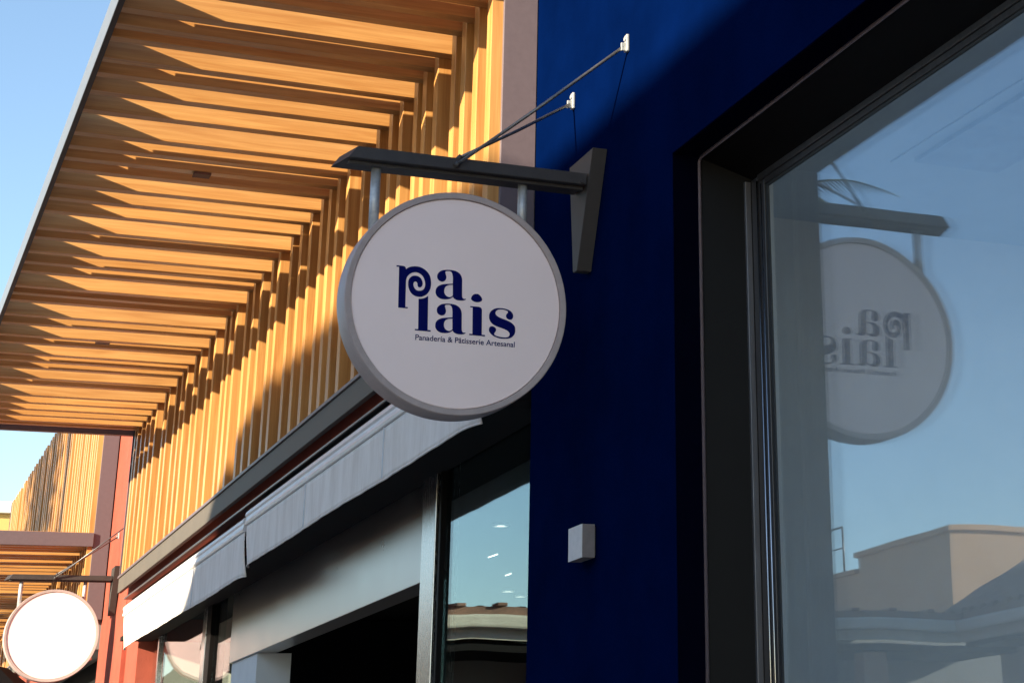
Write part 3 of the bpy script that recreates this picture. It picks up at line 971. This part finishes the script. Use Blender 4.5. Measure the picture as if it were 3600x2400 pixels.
aw = thing('arcade_wing', 'low arcade with tiled eave and cream gutter, across the street end', 'building', (-7, 23, 0))
part('gutter', box(-10.56, -3.0, 21.9, 22.06, 3.70, 3.855, 0.03), CREAM, aw)
part('fascia', box(-10.72, -3.02, 22.062, 22.12, 3.58, 3.87), CREAM, aw)
tiled_roof(aw, -10.4, -3.0, 22.05, 26.0, 3.88, 0.05, 'x')
part('back_wall', box(-13.6, -3.1, 23.6, 23.8, 0, 3.9), GREY, aw)
part('eave_board', box(-10.70, -3.0, 21.955, 21.99, 3.857, 3.945), TILE, aw)
for i in range(13):
    part('tile_end', box(-10.2 + i * 0.56, -10.08 + i * 0.56, 21.90, 22.1, 3.946, 3.985, 0.01), TILE, aw)
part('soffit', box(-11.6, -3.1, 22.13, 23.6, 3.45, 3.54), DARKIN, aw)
for i in range(4):
    part('column', box(-9.6 + i * 2.0, -9.3 + i * 2.0, 22.2, 22.5, 0, 3.44, 0.02), PEACH, aw)

al = thing('arcade_shop', 'long low shop row with tiled roof and cream gutter, opposite side', 'building', (-12, 8, 0))
part('gutter', box(-10.72, -10.562, -3, 22.06, 3.70, 3.855, 0.03), CREAM, al)
part('fascia', box(-10.80, -10.722, -3, 22.06, 3.58, 3.87), CREAM, al)
tiled_roof(al, -13.7, -10.7, -3, 22.6, 3.96, 0.52, 'y')
part('wall', box(-13.6, -11.6, -3, 22.5, 0, 3.6), CREAM, al)
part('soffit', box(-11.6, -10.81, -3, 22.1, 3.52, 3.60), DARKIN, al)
for i in range(7):
    fr = part('window', box(-11.63, -11.59, -1.5 + i * 3.2, 0.6 + i * 3.2, 0.3, 2.7, 0.01), PROFILE, al)
    part('pane', box(-11.588, -11.58, -1.42 + i * 3.2, 0.52 + i * 3.2, 0.38, 2.62), SHOPGLASS, fr)

ph = thing('peach_house', 'peach rendered house with stepped roof parapet, mirrored in the window', 'building', (-20, 35, 0))
part('wall', box(-26, -15.5, 30, 33.6, 0, 6.25), PEACH, ph)
part('wall', box(-26, -15.52, 33.602, 44, 0, 5.95), PEACH, ph)
part('coping', box(-26.05, -15.42, 29.92, 33.68, 6.252, 6.36, 0.02), PEACH, ph)
part('coping', box(-26.05, -15.44, 33.7, 44.05, 5.952, 6.05, 0.02), PEACH, ph)
rl = bmesh.new()
for y in (34.4, 35.4, 36.4, 37.4):
    bm_tube(rl, [(-15.6, y, 6.05), (-15.6, y, 6.95)], 0.02, 6)
bm_tube(rl, [(-15.6, 34.4, 6.95), (-15.6, 37.4, 6.95)], 0.02, 6)
bm_tube(rl, [(-15.6, 34.4, 6.55), (-15.6, 37.4, 6.55)], 0.014, 6)
part('railing', rl, ROD, ph)

th = thing('two_storey_house', 'tall hip roofed house over the street that shades the near shops', 'building', (-18, -5, 0))
part('wall', box(-22, -14, -5, 8.25, 0, 6.95), PEACH, th)
hr = bmesh.new()
prof = [(-5.2, 6.952), (8.32, 6.952), (8.05, 7.35), (7.6, 7.72), (6.9, 8.05), (6.2, 8.21), (-3.4, 8.21)]
bm_poly_prism(hr, [(-14.0, y, z) for y, z in prof], (-7.9, 0, 0))
part('roof', hr, TILE, th)
for i in range(6):
    fr = part('window', box(-14.02, -13.96, -4.3 + i * 2.0, -3.3 + i * 2.0, 3.6, 5.4, 0.01), PROFILE, th)
    part('pane', box(-13.958, -13.95, -4.23 + i * 2.0, -3.37 + i * 2.0, 3.68, 5.32), SHOPGLASS, fr)

# ------------------------------------------------------------------ palms
def frond_mesh(name, L, droop, mat):
    bm = bmesh.new()
    n = 12
    pts = []
    for i in range(n + 1):
        t = i / n
        pts.append(Vector((L * t * (1 - 0.25 * droop * t), 0, L * (0.30 * t - droop * 0.95 * t * t))))
    bm_tube(bm, pts, 0.022, 5, True, 0.004)
    for i in range(1, n * 3):
        t = i / (n * 3)
        k = min(int(t * n), n - 1)
        p = pts[k].lerp(pts[k + 1], t * n - k)
        d = (pts[k + 1] - pts[k]).normalized()
        ll = L * 0.16 * math.sin(math.pi * min(1, t * 0.9 + 0.12))
        for s in (-1, 1):
            e = p + d * ll * 0.55 + Vector((0, s * ll * 0.75, -ll * 0.35))
            w = d * 0.018
            bm.faces.new([bm.verts.new(p - w), bm.verts.new(p + w), bm.verts.new(e)])
    me = bpy.data.meshes.new(name)
    bm.to_mesh(me); bm.free()
    me.materials.append(mat)
    return me
FG = frond_mesh('frond', 2.0, 0.55, FROND)
FD = frond_mesh('dry_frond', 1.35, 1.5, DRY)

def palm(label, x, y, h, seed):
    rng = random.Random(seed)
    t = thing('palm_tree', label, 'tree', (x, y, 0), 'palms across the street')
    bm = bmesh.new()
    pts = [(x + 0.12 * math.sin(i * 0.5), y + 0.08 * math.sin(i * 0.37 + 1), h * i / 12) for i in range(13)]
    bm_tube(bm, pts, 0.21, 12, True, 0.15)
    part('trunk', bm, BARK, t)
    c = Vector(pts[-1])
    for i in range(15):
        o = place('frond', FG, t, c, (rng.uniform(-0.2, 0.2), rng.uniform(-0.85, 0.25), i * 2.399))
        s = rng.uniform(0.8, 1.15)
        o.scale = (s, s, s)
    for i in range(14):
        o = place('dry_frond', FD, t, c - Vector((0, 0, 0.15)), (rng.uniform(-0.2, 0.2), rng.uniform(0.1, 0.6), i * 2.399 + 0.4))
        s = rng.uniform(0.7, 1.0)
        o.scale = (s, s, s)
palm('tall palm with dry hanging fronds behind the lettered sign in the mirrored view', -6.75, 20.0, 8.7, 1)
palm('shorter palm farther up the far side of the street', -8.2, 23.6, 7.4, 2)

# ------------------------------------------------------------------ leafy tree over the street, shading the farther slat wall
def leafy_tree(label, x, y, h, r, seed):
    rng = random.Random(seed)
    t = thing('leafy_tree', label, 'tree', (x, y, 0))
    bm = bmesh.new()
    bm_tube(bm, [(x, y, 0), (x + 0.1, y, h * 0.35), (x, y + 0.1, h * 0.75), (x, y, h)], 0.22, 10, True, 0.07)
    for i in range(9):
        a = i * 2.4
        z = h * rng.uniform(0.55, 0.85)
        bm_tube(bm, [(x, y, z), (x + 0.5 * r * math.cos(a), y + 0.5 * r * math.sin(a), z + 0.5), (x + 0.85 * r * math.cos(a), y + 0.85 * r * math.sin(a), z + 1.0)], 0.08, 6, True, 0.02)
    part('trunk', bm, BARK, t)
    bm = bmesh.new()
    for c in range(70):
        d = Vector((rng.gauss(0, 1), rng.gauss(0, 1), rng.gauss(0, 0.9))).normalized() * r * rng.uniform(0.3, 1.0)
        cc = Vector((x, y, h)) + d
        for k in range(60):
            p = cc + Vector((rng.gauss(0, 0.28), rng.gauss(0, 0.28), rng.gauss(0, 0.22)))
            a = Vector((rng.uniform(-1, 1), rng.uniform(-1, 1), rng.uniform(-1, 1))).normalized() * 0.11
            b = a.cross(Vector((rng.uniform(-1, 1), rng.uniform(-1, 1), rng.uniform(-1, 1)))).normalized() * 0.06
            bm.faces.new([bm.verts.new(p + q) for q in (-a, b, a, -b)])
    o = part('crown', bm, FROND, t)
    o['kind'] = 'stuff'
leafy_tree('tall leafy tree beyond the low shop row, over the street', -15.6, 19.2, 10.6, 2.7, 5)
